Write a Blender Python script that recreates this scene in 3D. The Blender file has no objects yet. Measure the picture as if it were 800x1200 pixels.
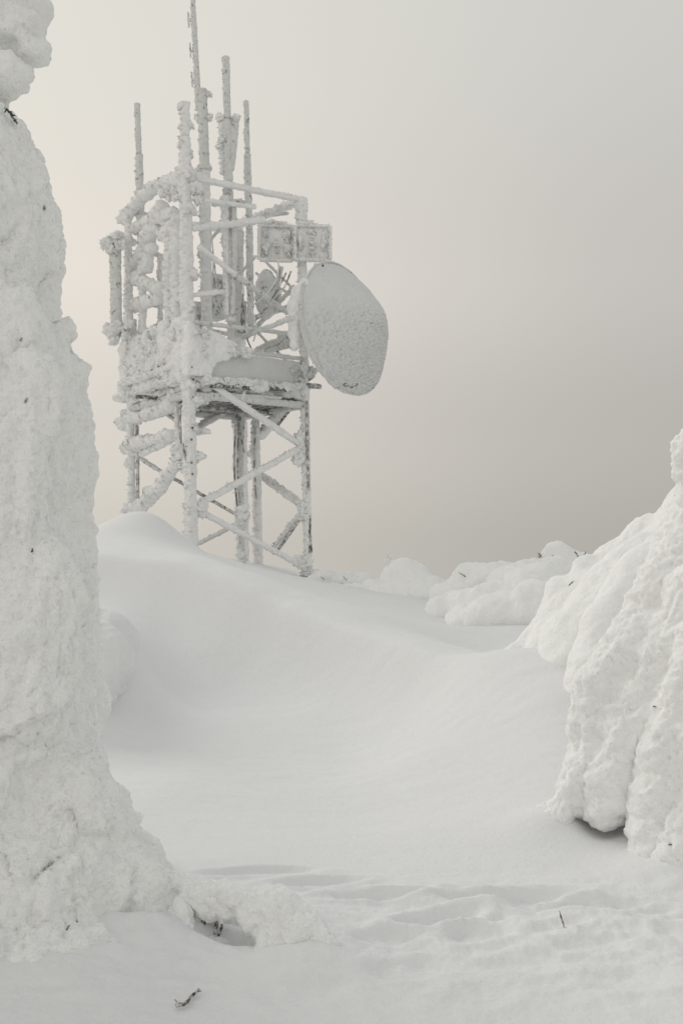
import bpy, math, random
import numpy as np
from mathutils import Vector
random.seed(7); RNG = np.random.RandomState(11)
R = math.radians
scene = bpy.context.scene

# ------------------------------------------------------------------ camera
F = 1179.0; PITCH = R(1.46); EYE = 1.6
cam_d = bpy.data.cameras.new("camera"); cam = bpy.data.objects.new("camera", cam_d)
scene.collection.objects.link(cam); scene.camera = cam
cam.location = (0, 0, EYE); cam.rotation_euler = (R(90)+PITCH, 0, 0)
cam_d.sensor_fit = 'VERTICAL'; cam_d.sensor_height = 36; cam_d.sensor_width = 24
cam_d.lens = 36*F/1200; cam_d.clip_start = .05; cam_d.clip_end = 6000

# ------------------------------------------------------------------ world, sun, exposure
SUN_AZ, SUN_EL = R(-44), R(33)       # azimuth from +Y (camera forward) towards +X
w = bpy.data.worlds.new("World"); scene.world = w; w.use_nodes = True
nt = w.node_tree; N = nt.nodes; L = nt.links; N.clear()
def lin(c):
    return tuple(((v/255+.055)/1.055)**2.4 if v > 10 else v/255/12.92 for v in c)+(1,)
out = N.new('ShaderNodeOutputWorld'); bg = N.new('ShaderNodeBackground')
bg.inputs['Strength'].default_value = .1
sky = N.new('ShaderNodeTexSky'); sky.sky_type = 'NISHITA'; sky.sun_disc = False
sky.sun_elevation = SUN_EL; sky.sun_rotation = SUN_AZ
tc = N.new('ShaderNodeTexCoord'); sep = N.new('ShaderNodeSeparateXYZ')
L.new(tc.outputs['Generated'], sep.inputs[0])
def ramp(stops):
    r = N.new('ShaderNodeValToRGB'); r.color_ramp.interpolation = 'EASE'
    el = r.color_ramp.elements
    while len(el) < len(stops): el.new(.5)
    for e, (p, c) in zip(el, stops): e.position = p; e.color = lin(c)
    L.new(mz.outputs[0], r.inputs[0]); return r
mz = N.new('ShaderNodeMapRange'); mz.inputs[1].default_value = -.1; mz.inputs[2].default_value = .9
L.new(sep.outputs['Z'], mz.inputs[0])
# position = z + .1
left = ramp([(.08, (202,197,188)), (.20, (214,208,199)), (.36, (228,221,211)), (.58, (222,220,210)), (1, (196,197,195))])
right = ramp([(.08, (171,169,163)), (.20, (180,177,171)), (.36, (193,190,185)), (.58, (201,200,195)), (1, (186,188,188))])
mx = N.new('ShaderNodeMapRange'); mx.interpolation_type = 'SMOOTHSTEP'
mx.inputs[1].default_value = -.34; mx.inputs[2].default_value = .36
soft = N.new('ShaderNodeTexNoise'); soft.inputs['Scale'].default_value = 2.2; soft.inputs['Detail'].default_value = 2
L.new(tc.outputs['Generated'], soft.inputs['Vector'])
ms = N.new('ShaderNodeMath'); ms.operation = 'MULTIPLY_ADD'; ms.inputs[1].default_value = .16
L.new(soft.outputs[0], ms.inputs[0]); 
ad = N.new('ShaderNodeMath'); ad.operation = 'SUBTRACT'; ad.inputs[1].default_value = .08
L.new(sep.outputs['X'], ad.inputs[0]); L.new(ad.outputs[0], ms.inputs[2]); L.new(ms.outputs[0], mx.inputs[0])
mixs = N.new('ShaderNodeMix'); mixs.data_type = 'RGBA'
L.new(mx.outputs[0], mixs.inputs['Factor']); L.new(left.outputs[0], mixs.inputs['A']); L.new(right.outputs[0], mixs.inputs['B'])
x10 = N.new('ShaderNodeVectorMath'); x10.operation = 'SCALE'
bk = N.new('ShaderNodeMapRange'); bk.interpolation_type = 'SMOOTHSTEP'        # extra sky brightness added behind the camera to lift camera-facing snow
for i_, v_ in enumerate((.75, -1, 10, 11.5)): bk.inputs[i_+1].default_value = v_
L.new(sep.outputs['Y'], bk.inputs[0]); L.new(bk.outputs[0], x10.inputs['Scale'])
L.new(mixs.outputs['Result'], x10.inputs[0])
mixn = N.new('ShaderNodeMix'); mixn.data_type = 'RGBA'; mixn.inputs['Factor'].default_value = .985   # thick cloud over the clear sky
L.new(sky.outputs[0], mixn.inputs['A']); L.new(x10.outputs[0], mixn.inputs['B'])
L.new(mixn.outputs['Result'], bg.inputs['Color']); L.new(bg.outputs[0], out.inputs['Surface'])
sd = bpy.data.lights.new("sun", 'SUN'); sd.energy = .85; sd.angle = R(36); sd.color = (1, .965, .92)
so = bpy.data.objects.new("sun", sd); scene.collection.objects.link(so)
sv = Vector((math.sin(SUN_AZ)*math.cos(SUN_EL), math.cos(SUN_AZ)*math.cos(SUN_EL), math.sin(SUN_EL)))
so.rotation_euler = sv.to_track_quat('Z', 'Y').to_euler(); so.location = (-8, -3, 12)
scene.view_settings.view_transform = 'Standard'; scene.view_settings.look = 'None'
scene.view_settings.exposure = .07; scene.view_settings.gamma = 1
scene.view_settings.use_curve_mapping = False
scene.cycles.max_bounces = 6; scene.cycles.diffuse_bounces = 5
scene.cycles.use_denoising = True

# ------------------------------------------------------------------ measuring: photo pixel + distance -> world
def ray(x, y):
    xc, yc = (x-400)/F, (600-y)/F
    cp, sp = math.cos(PITCH), math.sin(PITCH)
    return Vector((xc, cp-yc*sp, sp+yc*cp))
def at(x, y, d):
    r = ray(x, y); return Vector((0, 0, EYE)) + r*(d/r.y)

# ------------------------------------------------------------------ numpy noise
PERM = RNG.permutation(256); PERM = np.concatenate([PERM, PERM, PERM])
GR = RNG.normal(size=(256, 3)); GR /= np.linalg.norm(GR, axis=1)[:, None]
def perlin(p):
    p = np.asarray(p, float); i = np.floor(p).astype(int); f = p-i; i &= 255
    u = f*f*f*(f*(f*6-15)+10); res = 0
    for a in (0, 1):
        for b in (0, 1):
            for c in (0, 1):
                h = PERM[PERM[PERM[i[:, 0]+a & 255]+(i[:, 1]+b & 255)]+(i[:, 2]+c & 255)]
                g = GR[h]; d = (g*(f-[a, b, c])).sum(1)
                wgt = (u[:, 0] if a else 1-u[:, 0])*(u[:, 1] if b else 1-u[:, 1])*(u[:, 2] if c else 1-u[:, 2])
                res = res+d*wgt
    return res*1.6
def fbm(p, o=4, g=.5):
    r = 0; a = 1
    for k in range(o):
        r = r+a*perlin(p*(2**k)+k*17.3); a *= g
    return r
JIT = RNG.rand(256, 3)
def worley(p):
    """rounded bulges: 1 at a cell centre, 0 in the creases"""
    p = np.asarray(p, float); i = np.floor(p).astype(int); f = p-i
    best = np.full(len(p), 9.); 
    for a in (-1, 0, 1):
        for b in (-1, 0, 1):
            for c in (-1, 0, 1):
                h = PERM[PERM[PERM[(i[:, 0]+a) & 255]+((i[:, 1]+b) & 255)]+((i[:, 2]+c) & 255)]
                d = ((np.array([a, b, c])+JIT[h]-f)**2).sum(1); best = np.minimum(best, d)
    return np.maximum(0, 1-1.25*best)

# ------------------------------------------------------------------ object helpers
col = scene.collection
def tag(o, label=None, cat=None, group=None, kind=None):
    if label: o['label'] = label
    if cat: o['category'] = cat
    if group: o['group'] = group
    if kind: o['kind'] = kind
    return o
def link(name, v, f, m, parent=None, smooth=True):
    me = bpy.data.meshes.new(name); me.from_pydata([tuple(a) for a in v] if not isinstance(v, np.ndarray) else v.tolist(), [], f if isinstance(f, list) else f.tolist())
    me.materials.append(m)
    if smooth: me.polygons.foreach_set('use_smooth', np.ones(len(me.polygons), bool))
    me.update()
    o = bpy.data.objects.new(name, me); col.objects.link(o)
    if parent is not None:
        o.parent = parent; o.matrix_parent_inverse = parent.matrix_world.inverted() if parent.matrix_world else o.matrix_parent_inverse
        if parent.type == 'EMPTY': o.matrix_parent_inverse.identity(); o.location = -Vector(parent.location)
    return o
def thing(name, loc, label, cat, group=None):
    o = bpy.data.objects.new(name, None); col.objects.link(o); o.location = loc
    o.empty_display_size = .2
    return tag(o, label, cat, group)
def sub(o, parent):            # re-parent a mesh linked in world space under a mesh part whose thing is an Empty
    o.parent = parent; o.matrix_parent_inverse.identity(); o.location = (0, 0, 0); return o

class MB:
    def __init__(s): s.v = []; s.f = []
    def add(s, v, f):
        b = len(s.v); s.v += [tuple(a) for a in v]; s.f += [tuple(i+b for i in q) for q in f]; return s
def ellipsoid(c, r, n=18, m=11, rot=None):
    v = [(0, 0, -1)]; f = []
    for j in range(1, m):
        t = math.pi*j/m-math.pi/2
        for i in range(n): v.append((math.cos(t)*math.cos(2*math.pi*i/n), math.cos(t)*math.sin(2*math.pi*i/n), math.sin(t)))
    v.append((0, 0, 1)); top = len(v)-1
    for i in range(n):
        j = (i+1) % n; f.append((0, 1+j, 1+i)); f.append((top, 1+(m-2)*n+i, 1+(m-2)*n+j))
        for k in range(m-2): f.append((1+k*n+i, 1+k*n+j, 1+(k+1)*n+j, 1+(k+1)*n+i))
    v = np.array(v)*np.array(r)
    if rot is not None: v = v@np.array(rot.to_matrix()).T
    return v+np.array(c), f
def chain(mb, pts, rad, squash=1):
    pts = [Vector(p) for p in pts]
    for (a, b, ra, rb) in zip(pts, pts[1:], rad, rad[1:]):
        n = max(2, int((b-a).length/(.33*min(ra, rb)))+1)
        for k in range(n+1):
            t = k/n; r = ra+(rb-ra)*t; mb.add(*ellipsoid(a.lerp(b, t), (r, r*squash, r), 14, 8))
def evaluate(v, f, voxel, smooth_it=4):
    me = bpy.data.meshes.new('tmp'); me.from_pydata([tuple(a) for a in v], [], f); me.update()
    o = bpy.data.objects.new('tmp', me); col.objects.link(o)
    m = o.modifiers.new('r', 'REMESH'); m.mode = 'VOXEL'; m.voxel_size = voxel
    if smooth_it:
        s = o.modifiers.new('s', 'SMOOTH'); s.factor = .5; s.iterations = smooth_it
    dg = bpy.context.evaluated_depsgraph_get(); e = o.evaluated_get(dg); m2 = e.to_mesh()
    nv = len(m2.vertices); co = np.empty(nv*3); m2.vertices.foreach_get('co', co)
    no = np.empty(nv*3); m2.vertex_normals.foreach_get('vector', no)
    fs = [tuple(p.vertices) for p in m2.polygons]
    e.to_mesh_clear(); bpy.data.objects.remove(o); bpy.data.meshes.remove(me)
    return co.reshape(-1, 3), no.reshape(-1, 3), fs
def snow_body(name, mb, voxel, disp, m, parent=None, smooth_it=4):
    co, no, fs = evaluate(mb.v, mb.f, voxel, smooth_it)
    co = co+no*disp(co, no)[:, None]
    return link(name, co, fs, m, parent)

# ------------------------------------------------------------------ materials
def mat(name, base, rough=.9, bumps=((60, .5, .003),), vary=.0, vscale=3, spec=.25, dark=None, dscale=8, dlo=.55, dhi=.7, sss=0):
    m = bpy.data.materials.new(name); m.use_nodes = True; t = m.node_tree; n = t.nodes; l = t.links
    b = n['Principled BSDF']; b.inputs['Roughness'].default_value = rough
    b.inputs['Specular IOR Level'].default_value = spec
    if sss:
        b.inputs['Subsurface Weight'].default_value = sss; b.inputs['Subsurface Scale'].default_value = .012
        b.inputs['Subsurface Radius'].default_value = (1, 1, 1)
    g = n.new('ShaderNodeNewGeometry')
    c1 = n.new('ShaderNodeTexNoise'); c1.inputs['Scale'].default_value = vscale; c1.inputs['Detail'].default_value = 5
    l.new(g.outputs['Position'], c1.inputs['Vector'])
    mx = n.new('ShaderNodeMix'); mx.data_type = 'RGBA'; l.new(c1.outputs[0], mx.inputs['Factor'])
    mx.inputs['A'].default_value = tuple(v*(1-vary) for v in base)+(1,)
    mx.inputs['B'].default_value = tuple(min(1, v*(1+vary)) for v in base)+(1,)
    res = mx.outputs['Result']
    if dark:
        c2 = n.new('ShaderNodeTexNoise'); c2.inputs['Scale'].default_value = dscale; c2.inputs['Detail'].default_value = 7; c2.inputs['Roughness'].default_value = .65
        l.new(g.outputs['Position'], c2.inputs['Vector'])
        mr = n.new('ShaderNodeMapRange'); mr.inputs[1].default_value = dlo; mr.inputs[2].default_value = dhi; l.new(c2.outputs[0], mr.inputs[0])
        m3 = n.new('ShaderNodeMix'); m3.data_type = 'RGBA'; l.new(mr.outputs[0], m3.inputs['Factor']); l.new(res, m3.inputs['A'])
        m3.inputs['B'].default_value = tuple(dark)+(1,); res = m3.outputs['Result']
    l.new(res, b.inputs['Base Color'])
    prev = None
    for (sc, st, dist) in bumps:
        t1 = n.new('ShaderNodeTexNoise'); t1.inputs['Scale'].default_value = sc; t1.inputs['Detail'].default_value = 4
        l.new(g.outputs['Position'], t1.inputs['Vector'])
        bp = n.new('ShaderNodeBump'); bp.inputs['Strength'].default_value = st; bp.inputs['Distance'].default_value = dist
        l.new(t1.outputs[0], bp.inputs['Height'])
        if prev: l.new(prev.outputs[0], bp.inputs['Normal'])
        prev = bp
    if prev: l.new(prev.outputs[0], b.inputs['Normal'])
    return m
SNOW = mat('snow_powder', (.79, .794, .80), bumps=((160, .5, .005), (45, .45, .010), (9, .25, .03)), vary=.015)
CRUST = mat('snow_crust', (.91, .912, .905), bumps=((130, .6, .007), (42, .65, .017)), vary=.02, vscale=9, sss=.35)
CRUSTL = mat('snow_crust_old', (.93, .938, .928), bumps=((120, .7, .008), (38, .75, .022)), vary=.03, vscale=9, sss=.3)
RIME = mat('rime_ice', (.90, .905, .905), bumps=((60, .8, .02),), vary=.06, vscale=14)
RIMEG = mat('thin_rime_on_steel', (.74, .75, .745), bumps=((60, .8, .02),), vary=.08, vscale=14, dark=(.22, .22, .21), dscale=9, dlo=.58, dhi=.68)
STEEL = mat('galvanised_steel', (.26, .26, .25), .6, bumps=((60, .4, .01),), vary=.2, vscale=10, dark=(.75, .75, .75), dscale=9, dlo=.44, dhi=.6)
DARK = mat('dark_metal', (.11, .108, .10), .6, bumps=((60, .4, .01),), vary=.2, dark=(.7, .7, .7), dscale=14, dlo=.48, dhi=.62)
RADOME = mat('radome_shell', (.70, .71, .71), .9, bumps=((60, .5, .012),(24, .5, .03)), vary=.04, vscale=5)
CABLE = mat('cable_rubber', (.20, .20, .19), .7, bumps=((60, .4, .01),), dark=(.7, .7, .7), dscale=7, dlo=.44, dhi=.58)
BARK = mat('bark', (.10, .085, .065), .9, bumps=((120, .8, .004),), vary=.3, vscale=60, dark=(.75, .75, .75), dscale=55, dlo=.45, dhi=.6)
NEEDLE = mat('spruce_needles', (.05, .06, .045), .9, bumps=((120, .6, .004),), vary=.3, dark=(.6, .6, .6), dscale=30, dlo=.5, dhi=.6)

# ------------------------------------------------------------------ ground
CP = []
for x in (-7, -4, -2, -.5, 1, 2.5, 4.5, 7):
    for y in (-6, -2, 1, 3, 4.2): CP.append((x, y, 0.0))
for p in [(120,655,11.6),(156,657,11.6),(220,661,11.4),(280,687,10.9),(340,722,10.3),(380,739,9.9),(423,746,9.6),(485,753,9.2),(519,769,8.8),(545,787,8.4),
          (300,740,10.2),(300,800,8.9),(200,710,10.7),(200,785,9.4),(110,690,10.6),(112,722,9.6),(85,745,9.0),(250,725,10.4),(250,800,9.0),(350,800,8.8),(355,765,9.55),(300,900,6.8),(250,880,7.2),(420,800,8.6),(430,860,7.4),(430,930,6.1),(500,860,7.0),(480,790,8.6),(525,808,8.15),(500,960,5.4),(300,985,5.2),(400,1005,4.95),
          (590,860,6.9),(570,920,5.95),(640,960,5.3),(700,990,5.1),(560,830,7.5),(200,900,6.6),(180,980,5.4),(90,900,6.8),(60,830,8.0),(620,820,7.7),(760,985,5.1),
          (172,622,14.5),(130,630,13.5),(205,634,14.8),(240,648,14.5),(280,664,15),(330,690,13),(335,675,18),(380,712,12.5),(365,677,19.5),(420,686,19),(415,712,14),
          (460,705,15),(480,728,12.5),(530,738,11.5),(560,766,10.4),(590,776,9.6),(560,742,12.5),(500,690,19),(560,690,19),(640,700,18),(700,720,15),(600,740,13),(760,760,10),
          (225,646,18),(157,640,20),(290,660,21.5),(60,640,16),(0,660,14),(-150,700,12)]:
    v = at(*p); CP.append(tuple(v))
for (x, y, z) in [(-14,14,.8),(-14,6,.2),(14,8,.4),(14,16,.3),(-14,24,.2),(0,27,-.3),(9,26,-.2),(-7,27,.1),(20,30,-2),(-20,30,-1),(0,34,-2.4),(16,-6,0),(-16,-6,0),(-6,10,.9),(5,10,.6),(9,6,.3),(-8,6,.2)]:
    CP.append((x, y, z))
CP = np.array(CP)
_cr = [at(*p) for p in [(60,650,11.7),(120,655,11.6),(156,657,11.6),(220,661,11.4),(280,687,10.9),(340,722,10.3),(380,739,9.9),(423,746,9.6),(485,753,9.2),(519,769,8.8),(545,787,8.4),(570,800,8.1)]]
CRP = np.polyfit([p.x for p in _cr], [p.y for p in _cr], 3)
def U(r2): return np.where(r2 > 1e-12, r2*np.log(np.maximum(r2, 1e-12))*.5, 0)
n_ = len(CP)
K = U(((CP[:, None, :2]-CP[None, :, :2])**2).sum(2))+np.eye(n_)*.01
A = np.zeros((n_+3, n_+3)); A[:n_, :n_] = K; A[:n_, n_] = 1; A[:n_, n_+1:] = CP[:, :2]; A[n_, :n_] = 1; A[n_+1:, :n_] = CP[:, :2].T
WT = np.linalg.solve(A, np.concatenate([CP[:, 2], [0, 0, 0]]))
def gz(X, Y):
    X = np.atleast_1d(np.asarray(X, float)); Y = np.atleast_1d(np.asarray(Y, float))
    cx, cy = np.clip(X, -20, 20), np.clip(Y, -8, 32)
    z = WT[n_]+WT[n_+1]*cx+WT[n_+2]*cy
    for k in range(n_): z = z+WT[k]*U((cx-CP[k, 0])**2+(cy-CP[k, 1])**2)
    r = np.hypot(X, Y-8); t = np.clip((r-17)/10, 0, 1); t = t*t*(3-2*t)
    far = -.4-.26*np.maximum(0, r-20)**1.0
    z = z*(1-t)+far*t
    P = np.stack([X, Y, 0*X], 1)
    z = z+.05*fbm(P*.35, 3)*np.clip((Y-4.5)/4, 0, 1)+.006*perlin(P*[1.2, 2.6, 1])
    z = z+.27*np.exp(-(((X+2.85)/.62)**2+((Y-14.6)/.7)**2)**1.2)+.05*np.exp(-(((X+1.75)/.5)**2+((Y-12.6)/.5)**2))
    yc = np.polyval(CRP, np.clip(X, -4.5, 1.6)); sg = (Y-yc)*.8; ss = np.maximum(np.sqrt(sg*sg+.012)-.11, 0)
    e = np.clip((X+4.4)/1.6, 0, 1); e = e*e*(3-2*e); e2 = np.clip((1.5-X)/1.6, 0, 1); e = e*e2*e2*(3-2*e2)
    z = z+e*np.where(sg > 0, -.07*(1-np.exp(-ss/.5))*np.exp(-ss/2.0), -.72*(1-np.exp(-ss/.45))*np.exp(-ss/1.8))+e*.03
    z = z+.40*np.exp(-(((X+2.30)/.62)**2+(np.where(Y < 9.1, (Y-9.1)/.95, (Y-9.1)/1.6))**2)**1.3)+.14*np.exp(-(((X-2.5)/1.0)**2+((Y-12.7)/.7)**2))
    return z
def gz1(x, y): return float(gz(x, y)[0])
def ground_px(x, y):
    """where the sight line through a photo pixel meets the snow"""
    r = ray(x, y); t = np.linspace(2, 24, 900); z = gz(r.x*t, r.y*t); zr = EYE+r.z*t
    k = np.argmax(zr < z); return Vector((r.x*t[k], r.y*t[k], z[k]))
DENTS = []   # (x, y, long, short, angle, depth)
for (px, py, a, b, ang, dep) in [(515,1078,.17,.07,.35,.055),(595,1052,.26,.06,.0,.05),(640,1062,.16,.06,-.1,.03),(440,1052,.22,.05,.15,.035),(720,1064,.2,.06,-.2,.03),(450,1100,.12,.07,0,.03),(560,1098,.14,.07,.3,.025),
        (690,1110,.15,.07,.1,.02),(780,1072,.15,.06,0,.025),(420,1048,.12,.05,.1,.02),(300,1022,.24,.05,.1,.03),(370,1035,.2,.045,.2,.03),(480,1140,.14,.08,.4,.016),(620,1130,.16,.08,.2,.014),(740,1150,.15,.08,0,.014),(560,1170,.15,.08,.5,.012),(350,1165,.14,.07,.2,.012),(535,1050,.09,.05,.0,.025),(660,1085,.1,.05,.3,.02)]:
    g = ground_px(px, py); DENTS.append((g.x, g.y, a, b, ang, dep))
def detail(X, Y):
    z = 0*X; P = np.stack([X, Y, 0*X], 1)
    near = np.clip((5.0-Y)/.5, 0, 1)*np.clip((Y+3)/2, 0, 1)
    near = near*(.35+.65*np.clip(1-np.abs(Y-4.25)/.8, 0, 1))
    m = near > 0
    if m.any():
        q = P[m]*[1, 1.35, 1]
        z[m] += near[m]*(.022*fbm(q*2.1, 3)+.012*fbm(q*[1.6, 5.5, 1]+3, 3)+.010*(worley(q*4.5+.02)-.6)+.012*(worley(q*9)-.6)*np.clip(.5+2*perlin(q*1.4+9), 0, 1.4)+.010*fbm(q*9, 4, .6)+.005*(worley(q*24)-.5))
    z += .007*fbm(P*[2.0, 5.5, 1]+[.0, .3, 0], 4)*np.clip((Y-4)/3, 0, 1)*np.clip((16-Y)/6, 0, 1)
    for (x0, y0, a, b, ang, dep) in DENTS:
        dx, dy = X-x0, Y-y0; m = (np.abs(dx) < 1) & (np.abs(dy) < 1)
        u = dx[m]*math.cos(ang)+dy[m]*math.sin(ang); v = -dx[m]*math.sin(ang)+dy[m]*math.cos(ang)
        q = (u/a)**2+(v/b)**2; wob = .25*perlin(P[m]*9)
        e = np.exp(-np.maximum(0, q+wob)**2.6); z[m] += -.9*dep*e+dep*.4*np.exp(-((np.sqrt(q)-1.5)/.35)**2)
    return z
g_arch = ground_px(262, 1112)
th = np.concatenate([np.linspace(-180, -36, 60)[:-1], np.linspace(-36, 36, 620), np.linspace(36, 180, 60)[1:]])
rr = np.concatenate([np.linspace(.2, 2.6, 14)[:-1], np.geomspace(2.6, 8, 330)[:-1], np.geomspace(8, 26, 220)[:-1], np.geomspace(26, 1800, 40)])
TH, RR = np.meshgrid(np.radians(th), rr)
X = (RR*np.sin(TH)).ravel(); Y = (RR*np.cos(TH)).ravel(); Z = gz(X, Y); Z = Z+detail(X, Y)
Z = Z-.16*np.exp(-(((X-g_arch.x-.03)/.15)**2+((Y-g_arch.y-.14)/.12)**2))
hg = at(625, 812, 8.05); Z = Z+.26*np.exp(-(((X-hg.x)/.7)**2+((Y-hg.y)/.55)**2))
hg = at(665, 850, 7.3); Z = Z+.16*np.exp(-(((X-hg.x)/.4)**2+((Y-hg.y)/.5)**2))
for (px_, py_, a_, h_) in [(150,1100,.32,.07),(60,1130,.4,.05),(240,1100,.22,.05),(375,1125,.2,.06),(330,1140,.18,.04),(640,965,.22,.05),(800,1020,.3,.06)]:
    g = ground_px(px_, py_); Z = Z+h_*np.exp(-(((X-g.x)/a_)**2+((Y-g.y)/(a_*.8))**2))
# a shallow moat under the right-hand tree's drapes
hm = ground_px(708, 988); Z = Z-.045*np.exp(-(((X-hm.x-.02)/.12)**2+((Y-hm.y-.16)/.14)**2)**1.5)
nr, nc = RR.shape; i0 = np.arange((nr-1)*nc).reshape(nr-1, nc)[:, :-1].ravel()
fc = np.stack([i0, i0+1, i0+nc+1, i0+nc], 1)[:, ::-1]
tag(link('snow_ground', np.stack([X, Y, Z], 1), fc, SNOW), kind='structure')

# ------------------------------------------------------------------ left tree
CX, CY = -1.9, 4.6; CD = math.hypot(CX, CY); CA = math.atan2(CX, CY)
sil = [(118,-8),(135,18),(150,33),(175,46),(220,60),(255,75),(280,80),(320,77),(350,68),(385,72),(405,84),(440,101),(490,108),(540,109),(585,106),(615,103),(650,112),(700,118),(760,122),(850,127),(900,132),(950,146),(990,166),(1030,192),(1070,216),(1105,246),(1140,280),(1180,310)]
prof = []
for (y, x) in sil:
    a = math.atan((x-400)/F); r = CD*math.sin(a-CA); dd = CD*math.cos(a-CA)*math.cos(a)
    prof.append((at(x, y, dd).z, r))
prof.append((prof[0][0]+.12, .12)); prof.sort()
def lathe(prof, cx, cy, n=64):
    v = []; f = []
    for (z, r) in prof:
        for i in range(n): a = 2*math.pi*i/n; v.append((cx+r*math.cos(a), cy+r*math.sin(a), z))
    for k in range(len(prof)-1):
        for i in range(n): j = (i+1) % n; f.append((k*n+i, k*n+j, (k+1)*n+j, (k+1)*n+i))
    f.append(tuple(range(n))[::-1]); f.append(tuple(range((len(prof)-1)*n, len(prof)*n)))
    return v, f
prof[0] = (-.3, prof[0][1]); 
mb = MB(); mb.add(*lathe(prof, CX, CY))
def px_r(r, d): return r*d/F
def bl(mb, x, y, d, r, sx=1, sy=1, sz=1, dx=0):
    rr_ = px_r(r, d); mb.add(*ellipsoid(at(x, y, d), (rr_*sx, rr_*sy, rr_*sz)))
bl(mb, 69, 386, 4.55, 27, 1, 1, .9)                       # shelf lump on the outline
bl(mb, 88, 440, 4.6, 20, 1, 1, 1.6); bl(mb, 84, 560, 4.6, 26, 1, 1, 1.9)
bl(mb, 50, 290, 4.55, 30, 1, 1, 1.9); bl(mb, 30, 210, 4.5, 30, 1, 1, 1.5)
bl(mb, 34, 760, 4.15, 70, 1, .8, 2.1)                     # the long drape over the lower trunk
bl(mb, 0, 560, 4.1, 62, 1, .6, 1.8); bl(mb, 36, 480, 4.12, 44, .9, .6, 1.7); bl(mb, 10, 380, 4.25, 44, 1, .7, 1.4)
bl(mb, 98, 700, 4.55, 22, .9, 1, 2.6); bl(mb, 60, 960, 4.25, 70, 1.3, .8, 1.0); bl(mb, 10, 1040, 4.1, 90, 1.3, .7, .9)
bl(mb, 110, 1050, 4.25, 66, 1.2, .9, 1.1); bl(mb, 170, 1090, 4.3, 50, 1.3, .9, .9); bl(mb, 60, 1120, 3.95, 80, 1.6, .8, .5); bl(mb, 190, 1120, 4.15, 50, 1.5, .9, .45)
bl(mb, 50, 900, 4.3, 66, 1.1, .7, .6)
crown = MB(); bl(crown, -12, 112, 4.55, 24)
bl(crown, -20, 10, 4.6, 62, 1, 1, 1.1); bl(crown, 33, 48, 4.55, 21); bl(crown, 24, 28, 4.5, 24); bl(crown, 12, 92, 4.5, 28, 1, 1, .95)
bl(crown, -50, 90, 4.6, 45, 1.2, 1, 1.3); bl(crown, -30, -60, 4.6, 55, 1, 1, 1.3); bl(crown, 0, -110, 4.6, 34, 1, 1, 1.2); bl(crown, -45, -170, 4.6, 45, 1, 1, 1.5)
bl(crown, -40, -260, 4.6, 30, 1, 1, 2.2); bl(crown, -42, -340, 4.6, 16, 1, 1, 3)
bl(crown, -110, 20, 4.8, 60, 1, 1, 1.6); bl(crown, -60, 40, 5.0, 70, 1, 1, 2.2); bl(crown, -120, -120, 4.7, 50, 1, 1, 1.5)
def disp_left(co, no):
    st = co*[1, 1, .55]
    low = np.clip((1.7-co[:, 2])/1.6, 0, 1)
    d = .05*fbm(co*1.6+3, 3)+.045*(worley(st*2.8)-.6)+(.022+.010*low)*(worley(st*7.5)-.6)+.010*(worley(co*[1, 1, .7]*19)-.6)+.026*fbm(st*11, 4, .62)+.008*perlin(co*42)
    d += .035*low*(worley(co*[9, 9, 2.2])-.6)+.02*low*perlin(co*[15, 15, 4.0])
    tt = co[:, 2]*1.1+.5*perlin(co*[1.1, 1.1, .6])+.12*perlin(co*4); fr = tt-np.floor(tt)
    d += .075*np.clip(.4+1.6*perlin(co*1.3+55), 0, 1)*((1-fr)**1.3*np.minimum(1, fr/.05)-.3)
    d -= .012
    # narrow clefts
    c = np.abs(perlin(co*[2.6, 2.6, 1.3]+9)); d -= .05*np.exp(-(c/.035)**2)*np.clip(perlin(co*3.1+31)*3, 0, 1)
    return d
t0 = thing('snow_laden_tree', (CX, CY, 0), 'huge snow-encased tree filling the left edge, widening towards its foot', 'tree')
snow_body('trunk_snow', mb, .015, disp_left, CRUSTL, t0, 3)
def disp_crown(co, no): return .07*fbm(co*3.5, 3)+.06*(worley(co*5)-.6)+.016*(worley(co*14)-.6)+.018*fbm(co*12, 4, .6)
snow_body('crown_snow', crown, .016, disp_crown, CRUSTL, t0, 3)

# twigs
def tube_pts(pts, rad, seg=7, wob=.0, cap=True):
    pts = [Vector(p) for p in pts]; v = []; f = []
    ref = Vector((.13, .31, .94)).normalized()
    for k, p in enumerate(pts):
        tg = (pts[min(k+1, len(pts)-1)]-pts[max(k-1, 0)]).normalized()
        a = tg.cross(ref)
        if a.length < .1: a = tg.cross(Vector((1, 0, 0)))
        a.normalize(); b = tg.cross(a); r = rad[k] if hasattr(rad, '__len__') else rad
        for i in range(seg):
            q = 2*math.pi*i/seg; rr_ = r*(1+wob*random.uniform(-1, 1)); v.append(p+a*math.cos(q)*rr_+b*math.sin(q)*rr_)
    for k in range(len(pts)-1):
        for i in range(seg): j = (i+1) % seg; f.append((k*seg+i, k*seg+j, (k+1)*seg+j, (k+1)*seg+i))
    if cap: f.append(tuple(range(seg))[::-1]); f.append(tuple(range((len(pts)-1)*seg, len(pts)*seg)))
    return v, f
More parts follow.
